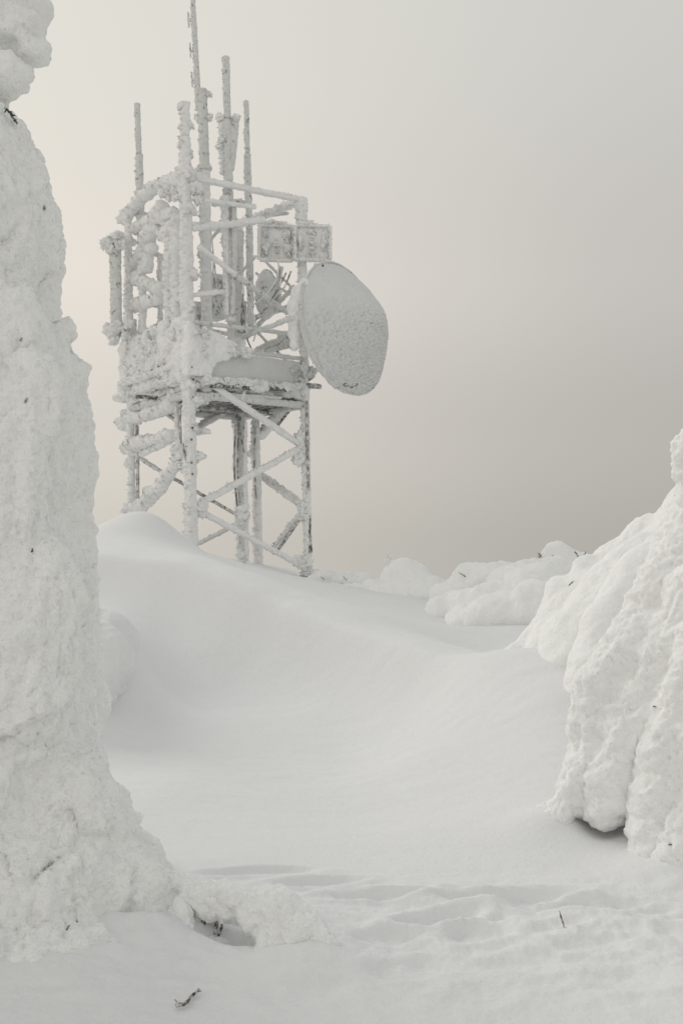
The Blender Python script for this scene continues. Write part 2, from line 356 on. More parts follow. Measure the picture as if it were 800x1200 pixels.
def sprig(base, dirv, length, n, r=.006, m=None, parent=None, name='twig'):
    """a small leafless conifer sprig: stem with short side shoots"""
    mb_ = MB(); base = Vector(base); d = Vector(dirv).normalized(); p = [base]
    for k in range(5): p.append(p[-1]+(d+Vector((random.uniform(-.2, .2), random.uniform(-.2, .2), random.uniform(-.12, .12)))).normalized()*length/5)
    mb_.add(*tube_pts(p, [r*(1-.13*k) for k in range(6)], 6, .15))
    for k in range(n):
        t = random.uniform(.15, 1); i = min(4, int(t*5)); q = p[i].lerp(p[i+1], t*5-i)
        sdv = (d*.7+Vector((random.uniform(-1, 1), random.uniform(-1, 1), random.uniform(-.4, .7)))).normalized(); ll = length*random.uniform(.15, .35)*(1.2-t*.6)
        mb_.add(*tube_pts([q, q+sdv*ll*.5, q+sdv*ll+Vector((0, 0, -.1*ll))], [r*.6, r*.55, r*.25], 5, .2))
    return link(name, mb_.v, mb_.f, m or NEEDLE, parent)
for (x, y, d, dx, dz, ln, n) in [(6,126,4.38,.6,-.5,.07,14),(14,136,4.42,.5,-.6,.06,12)]:
    sprig(at(x, y, d), (dx, -.3, dz), ln, n, .006, NEEDLE, t0, 'branch_tip')
# the little dark branch stubs that show through the crust
def surf_hit(x, y):
    r = ray(x, y); dg = bpy.context.evaluated_depsgraph_get()
    ok, loc, nor, idx, ob, _ = scene.ray_cast(dg, Vector((0, 0, EYE)), r.normalized()); return loc, nor
for (x, y, ln) in [(38,645,.022),(31,470,.045),(52,243,.03),(26,398,.018),(90,1080,.05),(80,1088,.03)]:
    loc, nor = surf_hit(x, y)
    up = Vector((random.uniform(.05, .35), 0, .8)); p0 = loc-up*ln*.6+nor*.001
    mb_ = MB(); mb_.add(*tube_pts([p0-nor*.01, p0+up*ln*.4+nor*.004, p0+up*ln*.8+nor*.003, p0+up*ln*1.2-nor*.01], [.002, .005, .004, .0015], 6, .3))
    link('branch_stub', mb_.v, mb_.f, BARK, t0)

# ------------------------------------------------------------------ right tree (near) and the smoother snowed-in spruce behind it
def ch(mb, pts, scale=1):
    chain(mb, [at(x, y, d) for (x, y, d, r) in pts], [px_r(r, d)*scale for (x, y, d, r) in pts])
mb = MB()
ch(mb, [(840,630,5.9,60),(792,680,5.75,38),(757,735,5.65,30),(724,785,5.6,33),(703,812,5.55,39),(700,852,5.5,38),(698,892,5.45,34),(678,926,5.4,28),(656,952,5.35,19)])
ch(mb, [(850,700,5.7,60),(795,770,5.5,45),(745,840,5.35,40),(724,895,5.3,30),(706,950,5.25,21)])
ch(mb, [(870,720,5.5,60),(808,820,5.2,46),(790,890,5.1,40),(783,950,5.05,38),(776,1000,5.0,38)])
ch(mb, [(860,800,5.2,60),(830,870,5.0,42),(815,900,4.98,24)])
ch(mb, [(850,900,5.1,60),(820,970,4.95,48),(810,1020,4.9,50)])
ch(mb, [(810,700,5.5,36),(768,780,5.35,26),(750,860,5.25,20)])
ch(mb, [(830,740,5.3,36),(800,800,5.12,22),(790,850,5.05,18)])
ch(mb, [(846,440,5.9,22),(826,486,5.9,24),(816,525,5.85,24),(832,565,5.85,32),(842,605,5.85,46),(850,660,5.8,70)])
ch(mb, [(905,300,6.2,30),(900,400,6.1,50),(900,560,6.1,90),(920,800,6.0,150),(940,950,5.8,170)])
bl(mb, 745, 925, 5.95, 52, 1, .8, 1); bl(mb, 664, 952, 5.5, 30, 1.3, 1, .6); bl(mb, 640, 962, 5.5, 20, 1.3, 1, .6); bl(mb, 775, 830, 5.55, 75, 1, .8, 1.6); bl(mb, 745, 790, 5.75, 46, .8, .8, 1.6)
def disp_right(co, no):
    st = co*[1, 1, .6]
    return .045*fbm(co*2.2+5, 3)+.055*(worley(co*[1, 1, .7]*3.4)-.6)+.016*(worley(co*9.5)-.6)+.013*(worley(co*20)-.6)+.007*(worley(co*38)-.6)+.014*fbm(co*15, 4, .65)
t1 = thing('snow_laden_tree', at(880, 1000, 5.6), 'bright lumpy snow-draped tree at the right edge with a dark hollow at its foot', 'tree')
snow_body('snow_drape', mb, .0135, disp_right, CRUST, t1, 2)
mb = MB()
ch(mb, [(880,560,8.6,62),(800,650,8.4,54),(752,690,8.3,60),(700,765,8.1,66),(665,815,7.9,46)])
ch(mb, [(760,640,8.7,40),(700,700,8.6,48),(668,728,8.5,40),(650,775,8.3,40),(620,800,8.2,26)])
ch(mb, [(664,697,8.6,28),(655,735,8.5,30),(622,770,8.45,26),(590,785,8.4,16)])
ch(mb, [(795,655,8.0,40),(745,685,7.8,30),(715,740,7.5,34),(700,790,7.3,38),(695,835,7.2,40)])
bl(mb, 700, 668, 8.6, 26, 1.3, 1, .9); bl(mb, 735, 652, 8.6, 24, 1.3, 1, .8)
bl(mb, 640, 822, 8.0, 50, 1.3, 1, .5); bl(mb, 800, 780, 7.8, 120)
def disp_mid(co, no): return .06*fbm(co*1.6+8, 3)+.030*(worley(co*[1, 1, .6]*2.2)-.6)+.005*(worley(co*13)-.6)+.008*fbm(co*14, 3)
t2 = thing('snow_covered_spruce', at(720, 850, 7.2), 'smooth rounded snow-buried spruce sloping down to the drift, behind the bright lumpy tree', 'tree')
snow_body('snow_cover', mb, .02, disp_mid, CRUST, t2, 5)
sprig(at(666, 686, 7.0), (.3, -.2, .3), .05, 6, .004, NEEDLE, t2)
# small openings between the drapes show bark
for (x, y, ln) in [(767,828,.03),(786,990,.04)]:
    loc, nor = surf_hit(x, y)
    mb_ = MB(); p0 = loc; s = Vector((.9, 0, -.15))
    mb_.add(*tube_pts([p0-s*ln*.5-nor*.008, p0-s*ln*.2+nor*.002, p0+s*ln*.2+nor*.002, p0+s*ln*.5-nor*.008], [.002, .004, .004, .002], 6, .3))
    link('branch_stub', mb_.v, mb_.f, BARK, t1)

# ------------------------------------------------------------------ mounds
def mound(name, blobs, voxel, label, cat, disp, base, m=SNOW, it=6):
    mb_ = MB()
    for b in blobs: bl(mb_, *b)
    t = thing(name, base, label, cat); snow_body('snow_cap', mb_, voxel, disp, m, t, it); return t
def soft(a=.05, s=2): return lambda co, no: a*fbm(co*s+2, 3)+.006*fbm(co*12, 3)
def disp_ridge(co, no): return .09*fbm(co*1.5+2, 4)+.05*(worley(co*2.6)-.5)+.014*(worley(co*9)-.6)+.010*fbm(co*14, 2)
def disp_bulge(co, no): return .04*fbm(co*2.2+4, 3)+.02*(worley(co*3.5)-.6)+.008*(worley(co*12)-.6)+.008*fbm(co*14, 3)-.02
mound('snow_mound', [(96,800,8.2,44,1.1,1,1.0),(106,778,8.45,52,1.1,1.1,1),(104,760,8.9,52,1.2,1.2,.9),(80,770,8.5,54,1,1.2,1),(60,800,8.3,46)], .02,
      'rounded snow bulge on the drift just behind the left tree trunk', 'snow mound', disp_bulge, at(110, 840, 8.0), SNOW, 5)
m1 = mound('snow_covered_shrub', [(476,684,17.0,31,1,1,.9),(446,692,16.9,24,1,1,.6),(420,696,17.2,22,1.4,1,.5),(396,694,17.6,16,1.6,1,.6),(470,705,16.6,42,1.1,1,.55),(508,696,16.8,20)], .04,
      'dome-shaped snow-buried shrub on the ridge, beside a tiny frosted sapling', 'shrub', disp_ridge, at(475, 705, 17.4), CRUST, 3)
mound('snow_covered_shrub', [(588,684,15.4,34,1.6,1,.75),(614,694,14.8,38,1.1,1,1.0),(560,688,15.5,32,1.2,1,.8),(538,698,15.3,28,1.3,1,.8),(650,682,15.4,34,1.4,1,.9),(585,718,13.9,40,1.5,1,.85),(628,708,14.0,44,1,1,1.1),(545,718,14.2,32,1.4,1,.75),(516,698,16.0,22,1.5,1,.8),(600,686,14.6,28,1,1,1.1),(600,728,13.2,42,1.2,1,.9),(636,724,13.0,46,1,1,1),(562,732,13.3,34,1.3,1,.7),(525,722,14.6,26,1.5,1,.6)], .035,
      'long bumpy snow-buried shrub on the ridge left of the smooth snowed-in spruce', 'shrub', disp_ridge, at(590, 740, 15), CRUST, 3)
m3 = mound('snow_covered_shrub', [(656,656,16.5,18,1.25,1,1),(670,662,16.4,18,1.3,1,.8),(660,680,16.3,30,1.5,1,.7),(690,685,16,28)], .04,
      'small snow cap with dark twigs poking out on both sides, high on the ridge', 'shrub', disp_ridge, at(660, 690, 16.4), CRUST, 3)
def disp_rime(co, no): return .035*(worley(co*5)-.6)+.02*fbm(co*9, 3)
m4 = mound('frosted_shrub', [(382,677,18.4,12,1.4,1,.8),(402,680,18.4,14,1.5,1,.75),(370,682,18.4,10,1.3,1,.8),(416,684,18.2,10,1.5,1,.7)], .03,
      'low frosted shrub tuft on the ridge just right of the tower foot', 'shrub', disp_rime, at(388, 685, 18.6), RIME, 1)
m5 = mound('frosted_shrub', [(426,681,17.9,12,1.2,1,.9),(438,687,17.8,12,1.4,1,.7)], .03,
      'second frosted tuft on the ridge, between the tower foot and the dome-shaped shrub', 'shrub', disp_rime, at(428, 690, 18.2), RIME, 1)
for (x, y, p_) in [(380,679,m4),(406,680,m4),(428,684,m5)]:
    sprig(at(x, y, 18.1), (random.uniform(-.7, .7), 0, random.uniform(.2, .6)), .09, 7, .007, NEEDLE, p_)
for (x, y, dx, dz, ln) in [(640,661,-.6,.8,.20),(642,659,.4,.6,.14),(637,658,-.4,.3,.13),(677,655,-.3,.9,.15),(682,656,.3,.9,.15)]:
    sprig(at(x, y, 15.9), (dx, 0, dz), ln, 8, .010, NEEDLE, m3)
sprig(at(545, 676, 15.2), (-.6, 0, .4), .12, 6, .007, NEEDLE, m1)
# frosted sapling on the dome's left shoulder
t = thing('frosted_sapling', at(456, 668, 17.2), 'tiny frost-covered sapling standing at the left shoulder of the dome-shaped shrub', 'sapling')
sprig(at(456, 672, 17.2), (-.05, 0, 1), .32, 16, .014, RIMEG, t, 'stem')
mbx = MB()
for (x, y, r) in [(456,653,3),(453,658,3.5),(459,659,3.5),(455,663,4),(461,664,2.6)]: bl(mbx, x, y, 17.2, r)
snow_body('rime_crown', mbx, .02, lambda co, no: .02*fbm(co*14, 2), RIME, t, 0)

# ------------------------------------------------------------------ snow-covered bough arching by the left tree's foot
mb = MB()
ch(mb, [(192,1036,4.35,18),(232,1050,4.3,20),(280,1060,4.2,23),(325,1072,4.1,29),(358,1096,4.0,27),(382,1124,3.92,20),(398,1146,3.88,9)])
ch(mb, [(318,1086,4.1,20),(316,1112,3.98,20),(312,1136,3.9,18)])
ch(mb, [(345,1096,4.0,25),(342,1132,3.9,20)])
ch(mb, [(205,1062,4.25,13),(218,1090,4.15,11)])
t = thing('snow_covered_bough', at(300, 1130, 4.05), 'low snow-buried bough arching over a small hollow beside the left tree foot', 'bough')
def disp_arch(co, no): return .022*fbm(co*6, 3)+.026*(worley(co*10)-.6)+.010*(worley(co*26)-.6)+.012*fbm(co*24, 3)-.004
snow_body('snow_cover', mb, .0085, disp_arch, CRUSTL, t, 2)
for (a, b, r) in [((262,1072,4.25),(250,1122,4.2),.007),((238,1066,4.25),(236,1116,4.2),.012),((254,1070,4.25),(248,1120,4.2),.009)]:
    p, q = at(*a), at(*b); mb_ = MB(); mb_.add(*tube_pts([p, p.lerp(q, .3)+Vector((.004, 0, 0)), p.lerp(q, .7)-Vector((.004, 0, 0)), q], [r, r*.9, r*.8, r*.9], 8, .15))
    link('stem', mb_.v, mb_.f, BARK, t)

# broken twigs on the snow
def twig_at(pts, rad, label, lift=.012):
    P = [ground_px(x, y)+Vector((0, 0, lift)) for (x, y) in pts]
    t = thing('broken_twig', P[0], label, 'twig')
    fine = []
    for a, b in zip(P, P[1:]):
        for k in range(4): fine.append(a.lerp(b, k/4)+Vector((random.uniform(-.002, .002), 0, random.uniform(-.002, .002))))
    fine.append(P[-1])
    mb_ = MB(); mb_.add(*tube_pts(fine, [rad*.8*(1-.4*k/len(fine)) for k in range(len(fine))], 8, .2)); link('stem', mb_.v, mb_.f, BARK, t)
    return t, P
t, P = twig_at([(206,1186),(216,1187),(226,1177),(233,1167)], .0085, 'short crooked broken twig lying on the snow in front of the left tree', .02)
mb_ = MB(); mb_.add(*tube_pts([P[1], P[1]+Vector((-.02, 0, .006)), P[1]+Vector((-.035, 0, .02))], [.005, .004, .002], 6)); link('side_shoot', mb_.v, mb_.f, BARK, t); mb_ = MB(); mb_.add(*tube_pts([P[2], P[2]+Vector((.012, 0, .012)), P[2]+Vector((.03, .01, .012))], [.005, .004, .002], 6)); link('side_shoot', mb_.v, mb_.f, BARK, t)
P = [at(656, 1070, 4.15), at(659, 1079, 4.12), at(663, 1089, 4.08)]
t = thing('broken_twig', P[2], 'thin dark twig standing up out of the trampled snow at right', 'twig')
g0 = ground_px(661, 1089); mb_ = MB(); mb_.add(*tube_pts([g0-Vector((0, 0, .02)), g0+Vector((-.004, 0, .018)), g0+Vector((-.013, .01, .045)), g0+Vector((-.018, .01, .066))], [.0045, .004, .004, .002], 7, .25)); link('stem', mb_.v, mb_.f, BARK, t)
for (x, y, lab) in [(22,1152,'tiny bark crumb on the snow nearest the left edge of the frame'), (85,1158,'tiny bark crumb on the snow below the middle of the left tree foot'), (297,1150,'tiny bark crumb on the snow in front of the snow-buried bough')]:
    g0 = ground_px(x, y); t = thing('bark_crumb', g0, lab, 'bark crumb', 'bark crumbs on the snow')
    zz = gz1(g0.x, g0.y); bl_ = MB(); bl_.add(*tube_pts([g0+Vector((-.006, 0, .006)), g0+Vector((0, .002, .009)), g0+Vector((.007, 0, .005))], [.002, .0045, .0025], 6, .3)); link('flake', bl_.v, bl_.f, BARK, t)

# ------------------------------------------------------------------ the tower
NX, NY, S = -2.67, 18.0, 2.5
ER = Vector((math.sin(R(54.2)), math.cos(R(54.2)))); EL = Vector((math.sin(R(-35.8)), math.cos(R(-35.8))))
def plan(u, v): return Vector((NX, NY))+ER*(S*u)+EL*(S*v)
LEAN = -.02
def V(y, u, v):                        # point of the vertical through plan(u,v) seen at photo row y
    p = plan(u, v); z = EYE+(630-y)/F*p.y
    return Vector((p.x+LEAN*(z-1), p.y, z))
def FP(face, x, y):                    # sight line on one of the tower's four side planes
    a, b = {'NR': ((0, 0), (1, 0)), 'NL': ((0, 0), (0, 1)), 'LB': ((0, 1), (1, 1)), 'RB': ((1, 0), (1, 1)), 'MID': ((.5, 0), (.5, 1)), 'MIDL': ((0, .5), (1, .5))}[face]
    p = plan(*a); q = plan(*b); r = ray(x, y); dx, dy = q.x-p.x, q.y-p.y
    t = (p.x*dy-p.y*dx)/(r.x*dy-r.y*dx); return Vector((0, 0, EYE))+r*t
def member(name, pts, r, m=None, parent=None, rough=.35, box=False, seg=18, step=.015, lump=1.0, wind=.35, taper=None, fuzz=None):
    """a bar wrapped in rime: rings every couple of centimetres, pushed out by noise, more so to windward, with frost needles"""
    m = m or RIME; pts = [Vector(p) for p in pts]; C_ = []; rads = []
    rl = r if hasattr(r, '__len__') else [r]*len(pts)
    if fuzz is None: fuzz = {'rime_ice': .016, 'thin_rime_on_steel': .010}.get(m.name, .003)
    for (a, b, ra, rb) in zip(pts, pts[1:], rl, rl[1:]):
        n = max(1, int((b-a).length/step))
        for k in range(n): C_.append(a.lerp(b, k/n)); rads.append(ra+(rb-ra)*k/n)
    C_.append(pts[-1]); rads.append(rl[-1]); n = len(C_)
    c = np.array([tuple(p) for p in C_]); rd = np.maximum(np.array(rads)*.90-fuzz*.35, .014)
    tg = np.gradient(c, axis=0) if n > 2 else np.repeat([c[-1]-c[0]], n, 0); tg /= np.linalg.norm(tg, axis=1)[:, None]
    ref = np.array([0, 0, 1.]) if abs(tg[:, 2]).mean() < .8 else np.array([0.6, .8, 0])
    a = np.cross(tg, ref); a /= np.linalg.norm(a, axis=1)[:, None]; b = np.cross(tg, a)
    q = np.arange(seg)*2*math.pi/seg; cq, sq = np.cos(q), np.sin(q)
    dirs = a[:, None]*cq[None, :, None]+b[:, None]*sq[None, :, None]
    sh = np.ones(seg)
    if box: sh = 1/np.maximum(abs(cq), abs(sq))**.75
    base = c[:, None]+dirs*(rd[:, None]*sh[None])[..., None]
    P = base.reshape(-1, 3); ds = dirs.reshape(-1, 3); rr_ = np.repeat(rd, seg)
    nz = .5*perlin(P*4)+.4*perlin(P*13+4)+.15*(worley(P*11)-.55)*lump
    windv = np.array([-.75, -.55, .35]); wd = np.clip(ds@windv, 0, 1)
    patch = np.clip(.5+1.6*perlin(P*2.3+11), 0, 1.5)
    W_ = np.array([-.775, -.568, .277]); Q = P-.78*(P@W_)[:, None]*W_
    fz = fuzz*(.5+1.0*wd)*(1.2*perlin(Q*28)+.9*(worley(Q*34)-.5)+.8*perlin(Q*55))
    spike = (RNG.rand(len(P)) < .07)*RNG.rand(len(P))*fuzz*2.6*(.5+wd)
    P = P+ds*(rr_*rough*nz+fz+spike)[:, None]+ds*(wd*rr_*wind*patch*(1+.8*perlin(P*9+7)))[:, None]
    P[:seg] = P[:seg]*.5+c[0]*.5; P[-seg:] = P[-seg:]*.6+c[-1]*.4
    f = [(k*seg+i, k*seg+(i+1) % seg, (k+1)*seg+(i+1) % seg, (k+1)*seg+i) for k in range(n-1) for i in range(seg)]
    f.append(tuple(range(seg))[::-1]); f.append(tuple(range((n-1)*seg, n*seg)))
    return link(name, P, f, m, parent)
def pr(px, d=18.5): return px*d/F
def feather(P):
    W_ = np.array([-.775, -.568, .277]); return P-.78*(P@W_)[:, None]*W_
def clump(p, r, parent, m=None, s=(1, 1, 1), name='rime_clump'):
    r = min(r, .05+r*.5)
    co, f = ellipsoid(p, (r*s[0]*.95, r*s[1]*.95, r*s[2]*.95), 44, 28); c = np.array(tuple(p)); no = co-c; no /= np.linalg.norm(no, axis=1)[:, None]
    co = co+no*(r*(.65*fbm(co*7, 4, .6)+.2*(worley(co*9)-.6))+.018*perlin(feather(co)*26)+.016*(worley(feather(co)*34)-.5)+.012*perlin(feather(co)*55)+(RNG.rand(len(co)) < .08)*RNG.rand(len(co))*.04)[:, None]
    return link(name, co, f, m or RIME, parent)
def cable(pts, r, m=CABLE, parent=None, name='cable'):
    pts = [Vector(p) for p in pts]; P = []
    for i in range(len(pts)-1):
        p0, p1, p2, p3 = pts[max(i-1, 0)], pts[i], pts[i+1], pts[min(i+2, len(pts)-1)]
        for k in range(8):
            t = k/8; P.append(.5*((2*p1)+(p2-p0)*t+(2*p0-5*p1+4*p2-p3)*t*t+(3*p1-p0-3*p2+p3)*t**3))
    P.append(pts[-1]); mb_ = MB(); mb_.add(*tube_pts(P, r, 7, .15)); return link(name, mb_.v, mb_.f, m, parent)
def boxv(o, ux, uy, uz, a, b, c):
    """box from corner o with unit axes and lengths"""
    o = Vector(o); v = [o+ux*(a*i)+uy*(b*j)+uz*(c*k) for k in (0, 1) for j in (0, 1) for i in (0, 1)]
    return v, [(0, 2, 3, 1), (4, 5, 7, 6), (0, 1, 5, 4), (2, 6, 7, 3), (0, 4, 6, 2), (1, 3, 7, 5)]
ER3, EL3, UP = Vector((ER.x, ER.y, 0)), Vector((EL.x, EL.y, 0)), Vector((0, 0, 1))

TW = thing('communications_tower', (NX+1, NY+1.8, gz1(NX+1, NY+1.8)), 'square steel lattice communications tower with a snowed-up platform, all coated in rime', 'tower')
T = TW
# legs
member('leg', [V(645, 0, 0), V(480, 0, 0), V(200, 0, 0)], [.115, .11, .105], parent=T, box=True, wind=.25)
member('leg', [V(640, 0, 1), V(480, 0, 1), V(243, 0, 1)], [.06, .085, .085], parent=T)
member('leg', [V(668, 1, 0), V(455, 1, 0), V(310, 1, 0), V(228, 1, 0)], [.075, .085, .085, .12], RIME, T, box=True, rough=.18, wind=.12)
member('leg', [V(668, 1, 1), V(480, 1, 1), V(262, 1, 1)], [.13, .14, .13], RIME, T, box=True, rough=.2)
# exposed steel edges on the legs
member('steel_edge', [FP('RB', 362, 604), FP('RB', 364, 648)], .035, DARK, T, rough=.5, seg=8)
member('steel_edge', [FP('NR', 355, 470)+Vector((.07, -.05, 0)), FP('NR', 357.5, 575)+Vector((.07, -.05, 0))], .03, STEEL, T, seg=8)
member('steel_edge', [FP('NL', 161, 498), FP('NL', 162, 585)], .035, STEEL, T, seg=8)
# second column: cable riser
member('cable_riser', [at(303, 672, 20.6), at(301, 560, 20.6), at(299, 470, 20.6)], [.11, .10, .09], RIME, T, rough=.2)
member('cable_riser', [at(284, 668, 20.2), at(282, 560, 20.2), at(283, 480, 20.2)], [.07, .06, .08], RIMEG, T, rough=.35)
# top frame
def seg_(a, b, r, **k): return member(k.pop('name', 'rail'), [a, b] if not isinstance(a, list) else a, r, parent=T, **k)
seg_(V(203, 0, 0), V(231, 1, 0), .065, box=True, rough=.3, wind=.2)
member('rail', [V(205, 0, 0), FP('NL', 190, 214), FP('NL', 168, 232), V(248, 0, 1)], [.15, .11, .13, .12], parent=T, rough=.5)
seg_(V(245, 0, 1), V(271, 1, 1), .075); seg_(V(233, 1, 0), V(262, 1, 1), .085, rough=.25)
seg_(FP('NR', 226, 233), FP('NR', 300, 243), .05, name='brace'); seg_(FP('NR', 226, 268), FP('NR', 310, 258), .07, name='brace', rough=.3)
member('brace', [FP('MID', 250, 240), FP('MID', 283, 236), FP('MID', 290, 243)], .05, RIMEG, T)
# knots of rime at the near corner
for (x, y, r) in [(203,215,.15),(209,228,.17),(196,228,.13),(228,222,.12),(222,245,.14),(206,262,.15),(232,236,.09),(222,205,.12),(212,200,.11),(218,300,.13),(226,322,.11),(212,345,.13),(223,360,.10),(160,238,.15),(150,250,.15),(145,258,.12),(152,280,.1)]:
    clump(FP('NL', x, y) if x < 219 else FP('NR', x, y), r, T)
# left face braces, thick with rime
NLb = [((192,238),(172,285),.15),((172,285),(153,318),.13),((152,322),(192,342),.14),((156,360),(190,348),.13),((158,268),(205,250),.12),((178,262),(203,290),.09),((165,300),(180,290),.12)]
for a, b, r in NLb: member('brace', [FP('NL', *a), FP('NL', *b)], r, parent=T, rough=.5, lump=1.4)
for (x, y0, y1, r, fc_) in [(199,262,398,.13,'NL'),(167,300,400,.08,'NL'),(188,300,382,.06,'LB'),(150,255,395,.07,'NL'),(207,250,380,.12,'NL'),(173,285,320,.12,'NL')]:
    member('post', [FP(fc_, x, y0), FP(fc_, x+.7, (y0+y1)/2), FP(fc_, x, y1)], r, parent=T, rough=.4)
for (a, b) in [((165,250),(203,262)), ((170,292),(200,305)), ((186,318),(203,325)), ((180,335),(210,345))]:
    member('brace', [FP('LB', *a), FP('LB', *b)], .06, RIMEG, T)
member('brace', [FP('LB', 165, 395), FP('LB', 200, 378)], .12, RIMEG, T, rough=.5)
# middle rails
seg_(FP('NR', 226, 378), FP('NR', 357, 393), .045, m=RIMEG, rough=.3); seg_(FP('NR', 262, 410), FP('NR', 358, 421), .045, m=RIMEG, rough=.3)
seg_(V(345, 0, 0), FP('NR', 262, 342), .05); seg_(FP('NR', 232, 288), FP('NR', 277, 323), .06); seg_(FP('NR', 277, 323), FP('NR', 338, 367), .06, m=RIMEG, rough=.2, name='brace')
seg_(V(385, 1, 0), FP('RB', 300, 412), .075, m=RIMEG, name='brace'); seg_(FP('RB', 352, 356), FP('RB', 300, 372), .06, m=RIMEG); seg_(FP('RB', 350, 400), FP('RB', 312, 413), .07, m=RIMEG, name='brace')
seg_(FP('MID', 285, 395), FP('MID', 345, 372), .05, m=RIMEG, name='brace'); seg_(FP('RB', 345, 335), FP('RB', 290, 395), .05, m=RIMEG, name='brace')
clump(FP('RB', 344, 402), .16, T, RIMEG); clump(FP('RB', 346, 400), .1, T)
seg_(FP('RB', 330, 312), FP('RB', 322, 350), .05, m=RIMEG, name='brace')
seg_(FP('LB', 235, 385), FP('LB', 284, 395), .05, m=RIMEG); seg_(FP('LB', 235, 345), FP('LB', 284, 355), .05, m=RIMEG); seg_(FP('LB', 160, 355), FP('LB', 284, 372), .05, m=RIMEG)
seg_(FP('LB', 235, 300), FP('LB', 284, 395), .045, m=RIMEG, name='brace')
for a, b, r in [((232,300),(262,262),.035),((262,342),(300,300),.03),((300,320),(340,345),.03),((240,385),(262,345),.03),((300,388),(338,425),.03),((285,258),(338,250),.03),((305,300),(345,340),.03)]:
    member('brace', [FP('RB' if a[0] > 280 else 'MID', *a), FP('RB' if a[0] > 280 else 'MID', *b)], r, RIMEG, T, rough=.2)
# inner braces, cables
for pts in [[(247,300),(248,330),(252,355),(262,372)],[(251,305),(254,335),(258,360),(268,378)],[(326,305),(325,325),(312,345),(290,362)],[(335,320),(322,345),(300,375),(286,385)],[(341,318),(330,342),(312,362)],[(285,345),(283,375),(290,398),(296,412)],[(290,350),(300,380),(297,400)],[(300,345),(290,372),(284,398)],[(238,270),(246,292),(258,310),(270,318)],[(246,262),(250,300),(249,335)]]:
    cable([FP('MID', x, y) for x, y in pts], .016, CABLE if random.random() < .35 else RIMEG, T)
for pts in [[(278,480),(275,520),(275,560),(279,600),(284,625)],[(280,482),(279,520),(279,562),(283,605)],[(284,478),(281,500),(286,530)],[(299,500),(298,540),(300,585)]]:
    cable([at(x, y, 19.9) for x, y in pts], .02, CABLE, T)
# lower bracing
seg_(FP('NR', 232, 440), FP('NR', 352, 521), .07, name='brace', box=True, rough=.25); seg_(FP('NR', 352, 525), FP('NR', 232, 592), .065, name='brace', box=True, rough=.25)
seg_(FP('NR', 232, 598), FP('NR', 352, 662), .062, name='brace', box=True, rough=.25)
for (x, y, r, s) in [(352,522,.17,(.8,.6,1.6)),(349,512,.12,(1,.6,1)),(350,536,.12,(1,.6,1.2)),(236,596,.13,(1,.7,1.5)),(285,600,.12,(1,1,1)),(355,598,.17,(.9,.7,1.5)),(354,660,.2,(1,.8,1)),(362,672,.16,(1.4,.8,.8)),(238,445,.13,(1,.7,1))]:
    clump(FP('NR', x, y), r, T, s=s)
seg_(FP('RB', 350, 462), FP('RB', 304, 512), .10, name='brace', box=True, rough=.2); seg_(FP('RB', 354, 458)+Vector((.05, -.1, -.05)), FP('RB', 318, 502)+Vector((.05, -.1, -.05)), .03, m=DARK, name='brace', seg=8)
seg_(FP('RB', 302, 554), FP('RB', 352, 590), .09, name='brace'); seg_(FP('RB', 353, 607), FP('RB', 324, 647), .035, m=STEEL, name='brace'); seg_(FP('RB', 350, 604), FP('RB', 318, 646), .055, name='brace')
seg_(FP('RB', 302, 512), FP('RB', 292, 535), .06, name='brace')
seg_(FP('LB', 168, 540), FP('LB', 282, 606), .042, m=STEEL, name='brace', rough=.15, wind=.1); seg_(FP('LB', 162, 535), FP('LB', 185, 550), .055, name='brace')
seg_(FP('LB', 232, 502), FP('LB', 276, 476), .065, m=RIMEG, name='brace', wind=.7); seg_(FP('LB', 160, 464), FP('LB', 212, 496), .05, m=RIMEG, name='brace')
seg_(FP('MID', 233, 637), FP('MID', 283, 612), .05, m=RIMEG, name='brace'); clump(FP('MID', 282, 614), .14, T); clump(FP('MID', 284, 655), .12, T, s=(1, 1, 1.6))
for a, b, r in [((143,496),(206,476),.12),((146,526),(203,511),.12),((210,538),(186,575),.13),((186,575),(158,604),.12),((165,533),(200,517),.06),((140,466),(160,467),.10)]:
    member('brace', [FP('NL', *a), FP('NL', *b)], r, parent=T, rough=.5, lump=1.3, wind=.7)
member('brace', [FP('NL', 206, 470), FP('NL', 208, 500), FP('NL', 211, 540)], [.05, .055, .09], parent=T, rough=.4)
member('steel_edge', [FP('NL', 207.5, 472)+Vector((.06, -.05, 0)), FP('NL', 209, 520)+Vector((.06, -.05, 0))], .022, STEEL, T, seg=8)
for (x, y, r) in [(146,452,.1),(150,468,.12),(148,482,.09),(146,498,.12),(150,524,.14),(158,530,.12),(155,515,.08),(206,462,.15),(199,478,.12),(212,545,.12),(207,527,.11),(160,602,.12),(150,598,.09),(154,545,.09)]:
    clump(FP('NL', x, y), r, T, s=(1.25, 1, .8))
for (x, y, r, s) in [(236,505,.10,(1.6,.8,.7)),(226,500,.13,(1,1,.8)),(230,535,.10,(1.2,1,.8)),(228,470,.13,(1,1,1)),(224,455,.14,(1,1,1)),(240,470,.08,(1.5,1,.7))]: clump(FP('NR', x, y), r, T, s=s)
cable([FP('NR', 222, 520)+Vector((-.1, -.1, 0)), FP('NR', 216, 530), FP('NR', 220, 542), FP('NR', 226, 536)], .02, CABLE, T)
# bolts on the near leg
for y in (432, 446, 467, 502, 516, 543, 556):
    mb_ = MB(); mb_.add(*ellipsoid(FP('NR', 226+(y % 3), y)+Vector((0, -.14, 0)), (.022, .02, .022), 8, 5)); link('bolt', mb_.v, mb_.f, DARK, T)

